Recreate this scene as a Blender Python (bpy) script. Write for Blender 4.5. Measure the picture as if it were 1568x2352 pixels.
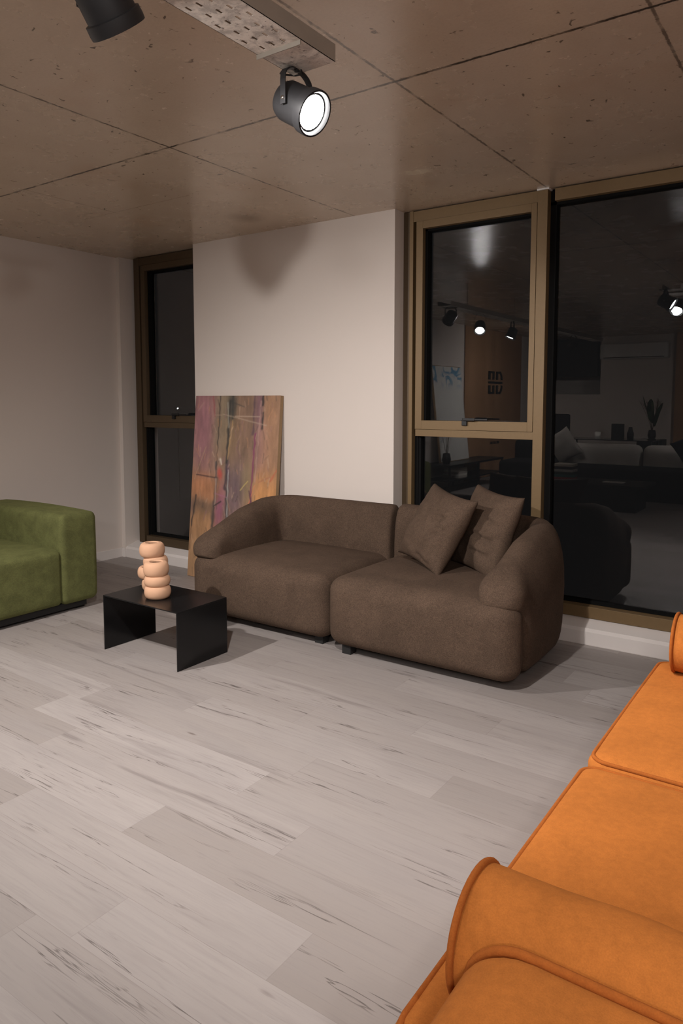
import bpy, bmesh, math, random
from mathutils import Vector, Matrix, Euler, noise as mnoise

for o in list(bpy.data.objects):
    bpy.data.objects.remove(o)
SC = bpy.context.scene
COL = SC.collection
PI = math.pi
random.seed(7)

# ------------------------------------------------------------------ camera
cd = bpy.data.cameras.new('camera')
cam = bpy.data.objects.new('camera', cd)
COL.objects.link(cam)
cam.location = (0, 0, 1.4)
cam.rotation_euler = (math.radians(90 - 4.764), 0, math.radians(35))
cd.sensor_fit = 'AUTO'
cd.sensor_width = 36
cd.lens = 1662 / 2352 * 36
cd.shift_y = -120 / 2352
cd.clip_start = 0.02
SC.camera = cam

# ------------------------------------------------------------------ exposure and night sky
SC.view_settings.view_transform = 'Standard'
SC.view_settings.look = 'None'
SC.view_settings.gamma = 1
SC.view_settings.use_curve_mapping = False
SC.view_settings.exposure = 1.1
w = bpy.data.worlds.new('night')
SC.world = w
w.use_nodes = True
w.node_tree.nodes['Background'].inputs[0].default_value = (0.011, 0.0105, 0.0105, 1)
w.node_tree.nodes['Background'].inputs[1].default_value = 0.25

LAMP = (1.0, 0.945, 0.91)
# ceiling spots, those labelled added being unseen fill: place, aim, watts, cone degrees
H = 2.622
SPOTS = [
    ('black track spotlight glowing at the end of the perforated tray near the windows', (-1.345, 1.715, 2.245), (0.86, 0.01, -0.51), 22, 120, 0.03),
    ('black track spotlight seen from behind, tilted down, cut by the top edge', (-1.377, 1.063, 2.270), (-0.069, 0.671, -0.738), 85, 118, 0.03),
    ('black track spotlight on the left tray turned away from the windows', (-3.42, 1.72, 2.24), (-0.62, -0.42, -0.5), 34, 120, 0.05),
    ('black track spotlight on the left tray lighting the coffee table', (-3.42, 0.98, 2.2), (0.25, 0.62, -0.74), 88, 140, 0.025),
    ('black track spotlight on the left tray aimed straight down', (-3.42, 0.05, 2.2), (-0.3, 0.25, -0.92), 18, 150, 0.05),
    ('black track spotlight on the left tray near the wooden wall', (-3.42, -0.73, 2.2), (-0.5, -0.45, -0.65), 45, 140, 0.05),
    ('black track spotlight on the right tray aimed at the white column', (0.62, -0.42, 2.2), (-0.55, 0.62, -0.5), 12, 150, 0.12),
    ('added black track spotlight on the right tray behind the photographer, fill light for the white column', (0.62, -1.5, 2.2), (-0.5, 0.75, -0.4), 36, 130, 0.12),  # unseen spot, added to soften the lamp shadow on the column
    ('added black track spotlight on the middle tray behind the photographer, fill light for the orange sofa', (-1.335, -0.9, 2.2), (0.55, 0.62, -0.58), 26, 150, 0.05),  # unseen spot, turned to brighten the orange sofa
    ('added black track spotlight on the right tray, fill light above the orange sofa', (0.62, 0.30, 2.2), (-0.30, 0.30, -0.90), 12, 150, 0.05),  # unseen spot, placed to lift the bolster and near seat
    ('added black track spotlight at the far end of the middle tray, fill light for the back room', (-1.335, -2.4, 2.2), (-0.2, -0.7, -0.7), 60, 140, 0.05),  # unseen spot, added so the mirrored back of the room brightens
    ('added black track spotlight at the far end of the left tray, fill light for the oak boards', (-3.42, -2.3, 2.2), (-0.75, -0.45, -0.5), 65, 140, 0.05),  # unseen spot, added to light the cladding in the reflection
]

# ------------------------------------------------------------------ helpers
def tag(o, label=None, cat=None, group=None, kind=None):
    if label: o['label'] = label
    if cat: o['category'] = cat
    if group: o['group'] = group
    if kind: o['kind'] = kind
    return o

def thing(name, label, cat, loc=(0, 0, 0), rz=0, group=None):
    o = bpy.data.objects.new(name, None)
    o.empty_display_size = 0.1
    COL.objects.link(o)
    o.location = loc
    o.rotation_euler = (0, 0, rz)
    return tag(o, label, cat, group)

def obj(name, bm, mat, parent=None, smooth=True, angle=None):
    bmesh.ops.recalc_face_normals(bm, faces=bm.faces[:])
    me = bpy.data.meshes.new(name)
    bm.to_mesh(me)
    bm.free()
    me.materials.append(mat)
    if smooth:
        for p in me.polygons: p.use_smooth = True
        if angle is not None:
            try: me.set_sharp_from_angle(angle=math.radians(angle))
            except Exception: pass
    o = bpy.data.objects.new(name, me)
    COL.objects.link(o)
    if parent: o.parent = parent
    return o

def box(bm, x0, x1, y0, y1, z0, z1, bev=0.0):
    vs = [bm.verts.new((x, y, z)) for z in (z0, z1) for y in (y0, y1) for x in (x0, x1)]
    fs = [(0, 2, 3, 1), (4, 5, 7, 6), (0, 1, 5, 4), (2, 6, 7, 3), (0, 4, 6, 2), (1, 3, 7, 5)]
    F = [bm.faces.new([vs[i] for i in f]) for f in fs]
    if bev > 0:
        es = list({e for f in F for e in f.edges})
        bmesh.ops.bevel(bm, geom=es, offset=bev, segments=2, profile=0.6, affect='EDGES')
    return F

def bxm(*boxes, bev=0.0):
    bm = bmesh.new()
    for b in boxes: box(bm, *b, bev=bev)
    return bm

def tube(bm, pts, r, n=8, closed=False, caps=True):
    pts = [Vector(p) for p in pts]
    rings = []
    N = len(pts)
    up = Vector((0, 0, 1))
    prev = None
    for i, p in enumerate(pts):
        a = pts[i - 1] if (i > 0 or closed) else p
        b = pts[(i + 1) % N] if (i < N - 1 or closed) else p
        t = (b - a).normalized()
        if prev is None:
            s = t.cross(up)
            if s.length < 1e-3: s = t.cross(Vector((1, 0, 0)))
            s.normalize()
        else:
            s = prev - t * prev.dot(t)
            s.normalize()
        prev = s
        u = t.cross(s)
        rr = r[i] if isinstance(r, (list, tuple)) else r
        rings.append([bm.verts.new(p + (s * math.cos(2 * PI * k / n) + u * math.sin(2 * PI * k / n)) * rr) for k in range(n)])
    M = N if closed else N - 1
    for i in range(M):
        A, B = rings[i], rings[(i + 1) % N]
        for k in range(n):
            bm.faces.new((A[k], A[(k + 1) % n], B[(k + 1) % n], B[k]))
    if caps and not closed:
        bm.faces.new(rings[0][::-1])
        bm.faces.new(rings[-1])

def lathe(bm, prof, n=32, M=None, cap=True):
    """prof: (r, z[, ox, oy]) about local Z"""
    M = M or Matrix.Identity(4)
    rings = []
    for q in prof:
        r, z = q[0], q[1]
        ox, oy = (q[2], q[3]) if len(q) > 2 else (0, 0)
        rings.append([bm.verts.new(M @ Vector((ox + r * math.cos(2 * PI * k / n), oy + r * math.sin(2 * PI * k / n), z))) for k in range(n)])
    for A, B in zip(rings, rings[1:]):
        for k in range(n):
            bm.faces.new((A[k], A[(k + 1) % n], B[(k + 1) % n], B[k]))
    if cap:
        bm.faces.new(rings[0][::-1])
        bm.faces.new(rings[-1])

def rbox(x0, x1, y0, y1, z0, z1, r, n=14, warp=None):
    """soft block: a finely divided cube whose corners are rounded by radius r"""
    bm = bmesh.new()
    bmesh.ops.create_cube(bm, size=2)
    bmesh.ops.subdivide_edges(bm, edges=bm.edges[:], cuts=n - 1, use_grid_fill=True)
    c = Vector(((x0 + x1) / 2, (y0 + y1) / 2, (z0 + z1) / 2))
    h = Vector(((x1 - x0) / 2, (y1 - y0) / 2, (z1 - z0) / 2))
    rr = r if isinstance(r, (tuple, list)) else (r, r, r)
    rm = max(rr)
    for v in bm.verts:
        q = []
        for k in range(3):
            a = v.co[k]
            f = min(0.95, rr[k] / h[k])
            m_ = abs(a)
            t = m_ / 0.6 * (1 - f) if m_ <= 0.6 else (1 - f) + (m_ - 0.6) / 0.4 * f
            q.append(math.copysign(t, a) * h[k])
        p = Vector(q)
        inner = Vector([max(-(h[k] - min(rr[k], h[k])), min(h[k] - min(rr[k], h[k]), p[k])) for k in range(3)])
        d = p - inner
        dn = Vector([d[k] / rr[k] for k in range(3)])
        # cube-to-sphere on the corner part
        m = max(abs(dn[0]), abs(dn[1]), abs(dn[2]))
        if dn.length > 1e-6:
            dn = dn / dn.length * m
        p = inner + Vector([dn[k] * rr[k] for k in range(3)])
        s = Vector([p[k] / h[k] for k in range(3)])
        p = p + c
        if warp: p = warp(p, s)
        v.co = p
    return bm

# ------------------------------------------------------------------ node helpers
class NT:
    def __init__(s, name):
        s.m = bpy.data.materials.new(name)
        s.m.use_nodes = True
        s.t = s.m.node_tree
        s.b = s.t.nodes['Principled BSDF']
        s.out = s.t.nodes['Material Output']
    def n(s, typ, **kw):
        nd = s.t.nodes.new(typ)
        for k, v in kw.items():
            if k.startswith('i_'):
                nd.inputs[int(k[2:])].default_value = v
            else:
                setattr(nd, k, v)
        return nd
    def l(s, a, b): s.t.links.new(a, b)
    def val(s, x, sock):
        if hasattr(x, 'is_linked'): s.l(x, sock)
        else: sock.default_value = x
    def math(s, op, a, b=0.0, c=0.0, clamp=False):
        nd = s.n('ShaderNodeMath', operation=op, use_clamp=clamp)
        s.val(a, nd.inputs[0]); s.val(b, nd.inputs[1])
        if op in ('MULTIPLY_ADD', 'COMPARE', 'SMOOTH_MIN'): s.val(c, nd.inputs[2])
        return nd.outputs[0]
    def ramp(s, x, a, b, lo=0.0, hi=1.0, smooth=True):
        nd = s.n('ShaderNodeMapRange', interpolation_type='SMOOTHSTEP' if smooth else 'LINEAR')
        nd.clamp = True if hasattr(nd, 'clamp') else True
        s.val(x, nd.inputs[0]); nd.inputs[1].default_value = a; nd.inputs[2].default_value = b
        nd.inputs[3].default_value = lo; nd.inputs[4].default_value = hi
        return nd.outputs[0]
    def noise(s, vec, scale=5, detail=4, rough=0.55, dist=0.0, out=0):
        nd = s.n('ShaderNodeTexNoise')
        s.l(vec, nd.inputs['Vector'])
        nd.inputs['Scale'].default_value = scale; nd.inputs['Detail'].default_value = detail
        nd.inputs['Roughness'].default_value = rough; nd.inputs['Distortion'].default_value = dist
        return nd.outputs[out]
    def vmul(s, vec, k, add=(0, 0, 0)):
        nd = s.n('ShaderNodeMapping')
        s.l(vec, nd.inputs[0])
        nd.inputs['Scale'].default_value = k
        nd.inputs['Location'].default_value = add
        return nd.outputs[0]
    def mix(s, f, a, b, typ='MIX'):
        nd = s.n('ShaderNodeMix', data_type='RGBA', blend_type=typ)
        s.val(f, nd.inputs[0])
        for x, i in ((a, 6), (b, 7)):
            if isinstance(x, tuple): nd.inputs[i].default_value = (*x[:3], 1)
            else: s.l(x, nd.inputs[i])
        return nd.outputs[2]
    def obj(s): return s.n('ShaderNodeTexCoord').outputs['Object']
    def bump(s, h, strength=0.2, dist=0.01):
        nd = s.n('ShaderNodeBump')
        nd.inputs['Strength'].default_value = strength; nd.inputs['Distance'].default_value = dist
        s.l(h, nd.inputs['Height'])
        s.l(nd.outputs[0], s.b.inputs['Normal'])
    def base(s, c):
        if isinstance(c, tuple): s.b.inputs['Base Color'].default_value = (*c[:3], 1)
        else: s.l(c, s.b.inputs['Base Color'])
    def set(s, **kw):
        for k, v in kw.items():
            k = k.replace('_', ' ')
            s.val(v, s.b.inputs[k])

def plain(name, c, rough=0.5, metal=0.0, var=0.08, scale=20, bump=0.0, spec=0.5):
    t = NT(name)
    n = t.noise(t.obj(), scale, 4)
    t.base(t.mix(n, tuple(x * (1 - var) for x in c), tuple(min(1, x * (1 + var)) for x in c)))
    t.set(Roughness=rough, Metallic=metal)
    t.b.inputs['Specular IOR Level'].default_value = spec
    if bump: t.bump(n, bump, 0.004)
    return t.m

def fabric(name, c, mott=0.12, sheen=0.3, grain=0.25, patch=6.0, fine=260.0, stretch=(1, 1, 1)):
    t = NT(name)
    o = t.obj()
    a = t.noise(o, patch, 5, 0.62, 0.4)
    f = t.noise(o, fine, 3, 0.7)
    g = t.noise(t.vmul(o, stretch), 60, 4, 0.65)
    base = t.mix(t.ramp(a, 0.3, 0.7), tuple(x * (1 - mott) for x in c), tuple(x * (1 + mott) for x in c))
    d = t.mix(t.ramp(f, 0.3, 0.7), (1 - grain,) * 3, (1 + grain * 0.6,) * 3)
    e = t.mix(t.ramp(g, 0.3, 0.7), (0.93,) * 3, (1.06,) * 3)
    t.base(t.mix(1.0, t.mix(1.0, base, d, 'MULTIPLY'), e, 'MULTIPLY'))
    t.set(Roughness=0.95)
    t.b.inputs['Specular IOR Level'].default_value = 0.15
    t.b.inputs['Sheen Weight'].default_value = sheen
    t.b.inputs['Sheen Roughness'].default_value = 0.45
    t.b.inputs['Sheen Tint'].default_value = (*[min(1, x * 2.5) for x in c], 1)
    t.bump(t.math('ADD', f, t.math('MULTIPLY', g, 0.8)), 0.35, 0.002)
    return t.m

# ------------------------------------------------------------------ materials
def mat_wall(name, c):
    t = NT(name)
    o = t.obj()
    n = t.noise(o, 1.3, 4)
    f = t.noise(o, 140, 3)
    t.base(t.mix(n, tuple(x * 0.97 for x in c), tuple(x * 1.02 for x in c)))
    t.set(Roughness=0.75)
    t.b.inputs['Specular IOR Level'].default_value = 0.3
    t.bump(f, 0.05, 0.002)
    return t.m
M_WALL = mat_wall('warm white wall paint', (0.69, 0.62, 0.57))
M_SILL = mat_wall('white skirting paint', (0.74, 0.69, 0.66))

def mat_ceiling():
    t = NT('board marked concrete ceiling')
    o = t.obj()
    sx = t.n('ShaderNodeSeparateXYZ'); t.l(o, sx.inputs[0])
    X, Y = sx.outputs[0], sx.outputs[1]
    big = t.noise(o, 0.9, 5, 0.6, 0.3)
    mid = t.noise(o, 4, 6, 0.6, 0.1)
    fine = t.noise(o, 90, 4, 0.7)
    col = t.mix(t.ramp(big, 0.3, 0.7), (0.54, 0.425, 0.318), (0.62, 0.50, 0.385))
    col = t.mix(t.math('MULTIPLY', t.ramp(mid, 0.35, 0.85), 0.12), col, (0.62, 0.52, 0.41))
    col = t.mix(t.math('MULTIPLY', t.ramp(fine, 0.35, 0.75), 0.18), col, (0.36, 0.28, 0.21))
    # rust tinted patches
    rp = t.noise(t.vmul(o, (1, 1, 1), (3.1, 1.7, 0)), 1.6, 3, 0.5, 0.1)
    col = t.mix(t.math('MULTIPLY', t.ramp(rp, 0.55, 0.75), 0.25), col, (0.46, 0.28, 0.17))
    # formwork joints, wavering and dirty
    wob = t.noise(o, 22, 4, 0.7)
    wobc = t.math('MULTIPLY', t.math('SUBTRACT', wob, 0.5), 0.016)
    blot = t.noise(o, 9, 3, 0.6)
    speck = t.noise(o, 55, 4, 0.75)
    dirt = None
    def joint(coord, c, w, k, other=None, lo=None, hi=None):
        d = t.math('ABSOLUTE', t.math('ADD', t.math('SUBTRACT', coord, c), wobc))
        line = t.ramp(d, w * 0.4, w, 1, 0)
        line = t.math('MULTIPLY', line, t.ramp(blot, 0.34, 0.56, 0.35, 1.0))
        halo = t.math('MULTIPLY', t.ramp(d, 0.0, 0.028, 1, 0), t.ramp(speck, 0.55, 0.66))
        halo = t.math('MULTIPLY', halo, t.ramp(blot, 0.47, 0.6))
        s_ = t.math('MULTIPLY', t.math('MAXIMUM', line, halo), k)
        if lo is not None:
            s_ = t.math('MULTIPLY', s_, t.math('MULTIPLY', t.math('GREATER_THAN', other, lo), t.math('LESS_THAN', other, hi)))
        return s_
    joints = [joint(Y, 2.497, 0.010, 1.0), joint(X, -2.770, 0.008, 0.9), joint(X, -1.496, 0.008, 0.8),
              joint(X, -0.568, 0.008, 0.75), joint(X, -4.008, 0.004, 0.7, Y, 2.49, 3.16), joint(Y, 3.13, 0.004, 0.5, X, -4.33, -3.3),
              joint(Y, 0.02, 0.0065, 0.7), joint(Y, -2.46, 0.0065, 0.7), joint(Y, -4.9, 0.0065, 0.7), joint(X, 0.71, 0.0055, 0.7), joint(X, -4.25, 0.005, 0.5, Y, -7, 2.49)]
    dirt = joints[0]
    for j in joints[1:]: dirt = t.math('MAXIMUM', dirt, j)
    # scattered pits and dark flecks
    fl = t.noise(t.vmul(o, (1, 1, 1), (7, 3, 0)), 26, 2, 0.5, 0.8)
    pits = t.math('MULTIPLY', t.ramp(fl, 0.68, 0.74), 0.8)
    dirt = t.math('MAXIMUM', dirt, pits)
    sm = t.n('ShaderNodeVectorMath', operation='DISTANCE'); t.l(o, sm.inputs[0]); sm.inputs[1].default_value = (-3.40, 3.72, 0)
    smu = t.math('MULTIPLY', t.ramp(t.math('ADD', sm.outputs['Value'], t.math('MULTIPLY', mid, 0.12)), 0.05, 0.24, 1, 0), 0.4)
    dirt = t.math('MAXIMUM', dirt, smu)
    col = t.mix(dirt, col, (0.060, 0.038, 0.022))
    # chipped pale spot
    ch = t.n('ShaderNodeVectorMath', operation='DISTANCE'); t.l(t.vmul(o, (0.75, 1.5, 1)), ch.inputs[0]); ch.inputs[1].default_value = (-1.969 * 0.75, 3.524 * 1.5, 0)
    chp = t.ramp(t.math('ADD', ch.outputs['Value'], t.math('MULTIPLY', t.math('SUBTRACT', wob, 0.5), 0.16)), 0.055, 0.065, 1, 0)
    col = t.mix(chp, col, (0.72, 0.62, 0.48))
    t.base(col)
    t.set(Roughness=t.ramp(mid, 0.2, 0.8, 0.22, 0.30))
    t.b.inputs['Specular IOR Level'].default_value = 0.9
    t.bump(t.math('SUBTRACT', t.math('MULTIPLY', mid, 0.6), dirt), 0.05, 0.004)
    return t.m
M_CEIL = mat_ceiling()

def mat_floor():
    t = NT('pale grey oak vinyl plank')
    uv = t.n('ShaderNodeUVMap', uv_map='UVMap').outputs[0]
    rn = t.n('ShaderNodeUVMap', uv_map='rnd').outputs[0]
    s1 = t.n('ShaderNodeSeparateXYZ'); t.l(uv, s1.inputs[0])
    s2 = t.n('ShaderNodeSeparateXYZ'); t.l(rn, s2.inputs[0])
    U, V, A, B = s1.outputs[0], s1.outputs[1], s2.outputs[0], s2.outputs[1]
    def vec(ku, kv, off=1.0):
        c = t.n('ShaderNodeCombineXYZ')
        t.l(t.math('MULTIPLY_ADD', U, ku, t.math('MULTIPLY', A, 37.0 * off)), c.inputs[0])
        t.l(t.math('MULTIPLY_ADD', V, kv, t.math('MULTIPLY', B, 53.0 * off)), c.inputs[1])
        return c.outputs[0]
    cloud = t.noise(vec(1.6, 5), 1.0, 3, 0.5, 0.6)
    grain = t.noise(vec(7, 130), 1.0, 5, 0.65, 0.3)
    grain2 = t.noise(vec(2.5, 38), 1.0, 4, 0.6, 0.8)
    col = t.mix(A, (0.300, 0.266, 0.248), (0.388, 0.352, 0.336))
    col = t.mix(t.math('MULTIPLY', t.ramp(cloud, 0.35, 0.75), 0.55), col, (0.315, 0.285, 0.275))
    col = t.mix(t.math('MULTIPLY', t.ramp(grain2, 0.42, 0.75), 0.38), col, (0.28, 0.25, 0.24))
    col = t.mix(t.math('MULTIPLY', t.ramp(grain, 0.5, 0.8), 0.40), col, (0.24, 0.215, 0.205))
    # wandering dark cracks that follow the grain
    w1 = t.noise(vec(0.42, 9.0), 1.0, 5, 0.62, 0.25)
    c1 = t.ramp(t.math('ABSOLUTE', t.math('SUBTRACT', w1, 0.5)), 0.0, 0.009, 1, 0)
    m1 = t.ramp(t.noise(vec(1.8, 7, 1.7), 1.0, 3), 0.46, 0.64)
    col = t.mix(t.math('MULTIPLY', t.math('MULTIPLY', c1, m1), 0.85), col, (0.085, 0.07, 0.065))
    # smoky dark smears beside knots
    sm = t.noise(vec(0.9, 13, 2.3), 1.0, 4, 0.6, 0.45)
    col = t.mix(t.math('MULTIPLY', t.ramp(sm, 0.56, 0.78), 0.75), col, (0.17, 0.145, 0.14))
    kn = t.n('ShaderNodeTexVoronoi'); t.l(vec(2.4, 9, 3.1), kn.inputs['Vector']); kn.inputs['Scale'].default_value = 1.0
    kk = t.math('MULTIPLY', t.ramp(t.math('ADD', kn.outputs['Distance'], t.math('MULTIPLY', t.math('SUBTRACT', grain2, 0.5), 0.12)), 0.02, 0.09, 1, 0), t.ramp(t.noise(vec(1.2, 3, 4.4), 1.0, 1), 0.5, 0.6))
    col = t.mix(t.math('MULTIPLY', kk, 0.8), col, (0.14, 0.11, 0.10))
    # plank edges
    ev = t.math('MINIMUM', V, t.math('SUBTRACT', 0.188, V))
    e = t.ramp(ev, 0.0, 0.0016, 1, 0)
    eu = t.math('MINIMUM', U, t.math('SUBTRACT', 1.255, U))
    e = t.math('MAXIMUM', e, t.ramp(eu, 0.0, 0.0016, 1, 0))
    col = t.mix(t.math('MULTIPLY', e, 0.35), col, (0.18, 0.15, 0.14))
    t.base(col)
    t.set(Roughness=t.ramp(grain, 0.3, 0.7, 0.42, 0.56))
    t.b.inputs['Specular IOR Level'].default_value = 0.4
    t.bump(t.math('SUBTRACT', t.math('MULTIPLY', grain, -0.4), t.math('ADD', e, c1)), 0.08, 0.002)
    return t.m
M_FLOOR = mat_floor()

M_BRONZE = plain('bronze anodised aluminium', (0.175, 0.112, 0.050), 0.52, 0.2, 0.08, 60)
M_BRONZE_DK = plain('dark bronze window profile', (0.085, 0.056, 0.030), 0.5, 0.25, 0.08, 60)
M_GASKET_GAP = plain('black window gasket', (0.006, 0.006, 0.006), 0.8, 0, 0.08, 20, 0, 0.1)
M_BLACK = plain('satin black metal', (0.012, 0.012, 0.013), 0.42, 0.3, 0.2, 40)
M_TABLE = plain('brushed black steel sheet', (0.007, 0.007, 0.0075), 0.22, 0.0, 0.3, 8, 0, 0.35)
M_LAMPB = plain('matt black lamp housing', (0.022, 0.022, 0.024), 0.5, 0.1)
M_RUBBER = plain('black plastic foot', (0.010, 0.010, 0.010), 0.7)
M_CHROME = plain('steel pivot screw', (0.7, 0.7, 0.68), 0.25, 1.0, 0.05)
M_GALV = None
def mat_galv():
    t = NT('galvanised tray spattered with plaster')
    o = t.obj()
    a = t.noise(o, 16, 5, 0.7, 0.5); b = t.noise(o, 45, 4, 0.7)
    col = t.mix(t.ramp(a, 0.38, 0.62), (0.50, 0.46, 0.42), (0.85, 0.79, 0.72))
    col = t.mix(t.math('MULTIPLY', t.ramp(b, 0.58, 0.68), 0.8), col, (0.14, 0.11, 0.10))
    t.base(col)
    t.set(Roughness=0.7, Metallic=0.0)
    t.bump(b, 0.4, 0.003)
    return t.m
M_GALV = mat_galv()
M_GALVS = plain('dull galvanised steel flange', (0.40, 0.36, 0.31), 0.5, 0.3, 0.12, 12)
M_BROWN = fabric('dark taupe boucle fabric', (0.092, 0.061, 0.043), 0.12, 0.06, 0.34, 5, 230)
M_GREEN = fabric('moss green brushed velvet', (0.118, 0.124, 0.046), 0.16, 0.25, 0.22, 12, 300, (1, 1, 3))
M_ORANGE = fabric('burnt orange velvet', (0.46, 0.150, 0.030), 0.09, 0.10, 0.10, 5, 420)
M_PIPE = fabric('burnt orange piping', (0.37, 0.105, 0.020), 0.05, 0.08, 0.10, 5, 420)
M_CLAY = plain('peach matte ceramic', (0.60, 0.355, 0.225), 0.75, 0, 0.05, 30, 0.05, 0.3)
M_CLAY_SHADE = plain('peach ceramic in painted shade', (0.20, 0.105, 0.055), 0.8, 0, 0.05, 30)  # darkened copy of the clay, painting the shade inside the vases
M_CANVASIDE = plain('tan canvas side', (0.36, 0.24, 0.13), 0.8)
M_WOOD = None
def mat_wood():
    t = NT('oak cladding boards')
    o = t.obj()
    g = t.noise(t.vmul(o, (30, 30, 1.5)), 1.0, 5, 0.65, 0.4)
    sx = t.n('ShaderNodeSeparateXYZ'); t.l(o, sx.inputs[0])
    st = t.math('FLOOR', t.math('DIVIDE', sx.outputs[1], 0.22))
    wn = t.n('ShaderNodeTexWhiteNoise', noise_dimensions='1D'); t.l(st, wn.inputs[1])
    col = t.mix(g, (0.30, 0.15, 0.075), (0.48, 0.27, 0.14))
    col = t.mix(t.math('MULTIPLY', wn.outputs[0], 0.35), col, (0.55, 0.33, 0.19))
    t.base(col); t.set(Roughness=0.6)
    return t.m
M_WOOD = mat_wood()
M_GREY = fabric('light grey sofa fabric', (0.50, 0.46, 0.42), 0.06, 0.2, 0.12)
M_NAVY = fabric('navy cushion fabric', (0.020, 0.030, 0.055), 0.1, 0.2, 0.2)
M_CHARC = fabric('charcoal upholstery', (0.018, 0.018, 0.02), 0.1, 0.2, 0.2)
M_WHITE = plain('white plastic', (0.72, 0.71, 0.69), 0.4)
M_PAPER = plain('white paper', (0.75, 0.72, 0.66), 0.8)
M_DARK = plain('black cabinet', (0.010, 0.010, 0.011), 0.5)
M_LEAF = plain('dark green leaf', (0.02, 0.05, 0.015), 0.5)
M_TWIG = plain('dry brown twig', (0.12, 0.07, 0.04), 0.8)

def emis(name, c, s):
    t = NT(name)
    t.b.inputs['Base Color'].default_value = (0.8, 0.8, 0.8, 1)
    t.b.inputs['Emission Color'].default_value = (*c, 1)
    t.b.inputs['Emission Strength'].default_value = s
    return t.m
M_LENS = emis('glowing lamp lens', (1, 0.97, 0.94), 30)
M_STREET = emis('distant lamp head', (0.75, 0.9, 1), 60)

def mat_glass():
    t = NT('window glass')
    t.t.nodes.remove(t.b)
    g = t.n('ShaderNodeBsdfGlossy'); g.inputs['Roughness'].default_value = 0.0; g.inputs['Color'].default_value = (1, 1, 1, 1)
    tr = t.n('ShaderNodeBsdfTransparent'); tr.inputs['Color'].default_value = (0.93, 0.94, 0.95, 1)
    fr = t.n('ShaderNodeFresnel'); bf = t.n('ShaderNodeNewGeometry'); t.l(t.math('ADD', 1.55, t.math('MULTIPLY', bf.outputs['Backfacing'], 1 / 1.55 - 1.55)), fr.inputs['IOR'])
    mx = t.n('ShaderNodeMixShader')
    t.l(fr.outputs[0], mx.inputs[0]); t.l(tr.outputs[0], mx.inputs[1]); t.l(g.outputs[0], mx.inputs[2])
    t.l(mx.outputs[0], t.out.inputs[0])
    return t.m
M_GLASS = mat_glass()

# ------------------------------------------------------------------ room shell
XL, XR, YB, YF = -5.267, 3.6, 4.108, -6.1      # left wall, right wall, column plane, far wall behind
WY = 4.21                                      # front face of the window frames
GY = 4.288

def floor_mesh():
    me = bpy.data.meshes.new('floor')
    L, W = 1.255, 0.188
    known = {0: -1.60, 1: -1.09, 2: -1.87, 3: -2.64, 5: -1.64, 6: -1.145, 7: -1.92, 8: -1.44, 10: -1.747}
    vs, fs, uvs, rn = [], [], [], []
    y0 = 1.05
    rnd = random.Random(3)
    k0 = math.floor((YF - y0) / W); k1 = math.ceil((4.5 - y0) / W)
    for k in range(k0, k1 + 1):
        ya, yb = y0 + k * W, y0 + (k + 1) * W
        off = known.get(k, rnd.uniform(-3, 3))
        j = math.floor((XL - 0.1 - off) / L)
        x = off + j * L
        while x < XR + 0.1:
            r1, r2 = rnd.random(), rnd.random()
            n = len(vs)
            vs += [(x, ya, 0), (x + L, ya, 0), (x + L, yb, 0), (x, yb, 0)]
            fs.append((n, n + 1, n + 2, n + 3))
            uvs += [(0, 0), (L, 0), (L, W), (0, W)]
            rn += [(r1, r2)] * 4
            x += L
    me.from_pydata(vs, [], fs)
    u = me.uv_layers.new(name='UVMap'); r = me.uv_layers.new(name='rnd')
    for i in range(len(uvs)):
        u.data[i].uv = uvs[i]; r.data[i].uv = rn[i]
    me.materials.append(M_FLOOR)
    o = bpy.data.objects.new('floor', me); COL.objects.link(o)
    return tag(o, kind='structure')
floor_mesh()

def struct(name, bm, mat, parent=None, smooth=False):
    o = obj(name, bm, mat, parent, smooth=smooth)
    if not parent: o['kind'] = 'structure'
    return o

struct('ceiling', bxm((XL - 0.3, XR + 0.3, YF - 0.3, 4.6, 0, 0.2)), M_CEIL).location = (0, 0, H)
struct('wall_left', bxm((XL - 0.2, XL, YF, YB, 0, H)), M_WALL)
struct('trim_3', bxm((XL - 0.2, XL + 0.045, YB, 4.5, 0, H)), M_WALL)
struct('wall_right', bxm((XR, XR + 0.2, YF, 4.5, 0, H)), M_WALL)
struct('wall_back', bxm((-4.31, -2.456, YB, 4.5, 0, H)), M_WALL)
struct('wall_corner', bxm((1.72, XR, YB, 4.5, 0, H)), M_WALL)
# far wall behind the camera: white part, a pier on the right, dark opening on the left
struct('wall_front', bxm((-4.05, -2.62, YF - 0.2, YF, 0, H), (-2.62, XR, YF - 0.2, YF, 0, H), (-5.3, -4.05, YF - 0.2, YF, 0, 1.5), (-5.3, -4.05, YF - 0.9, YF - 0.8, 0, H)), M_WALL)
struct('trim_4', bxm((-2.64, -2.44, YF, YF + 0.25, 0, H)), M_WOOD)

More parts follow.
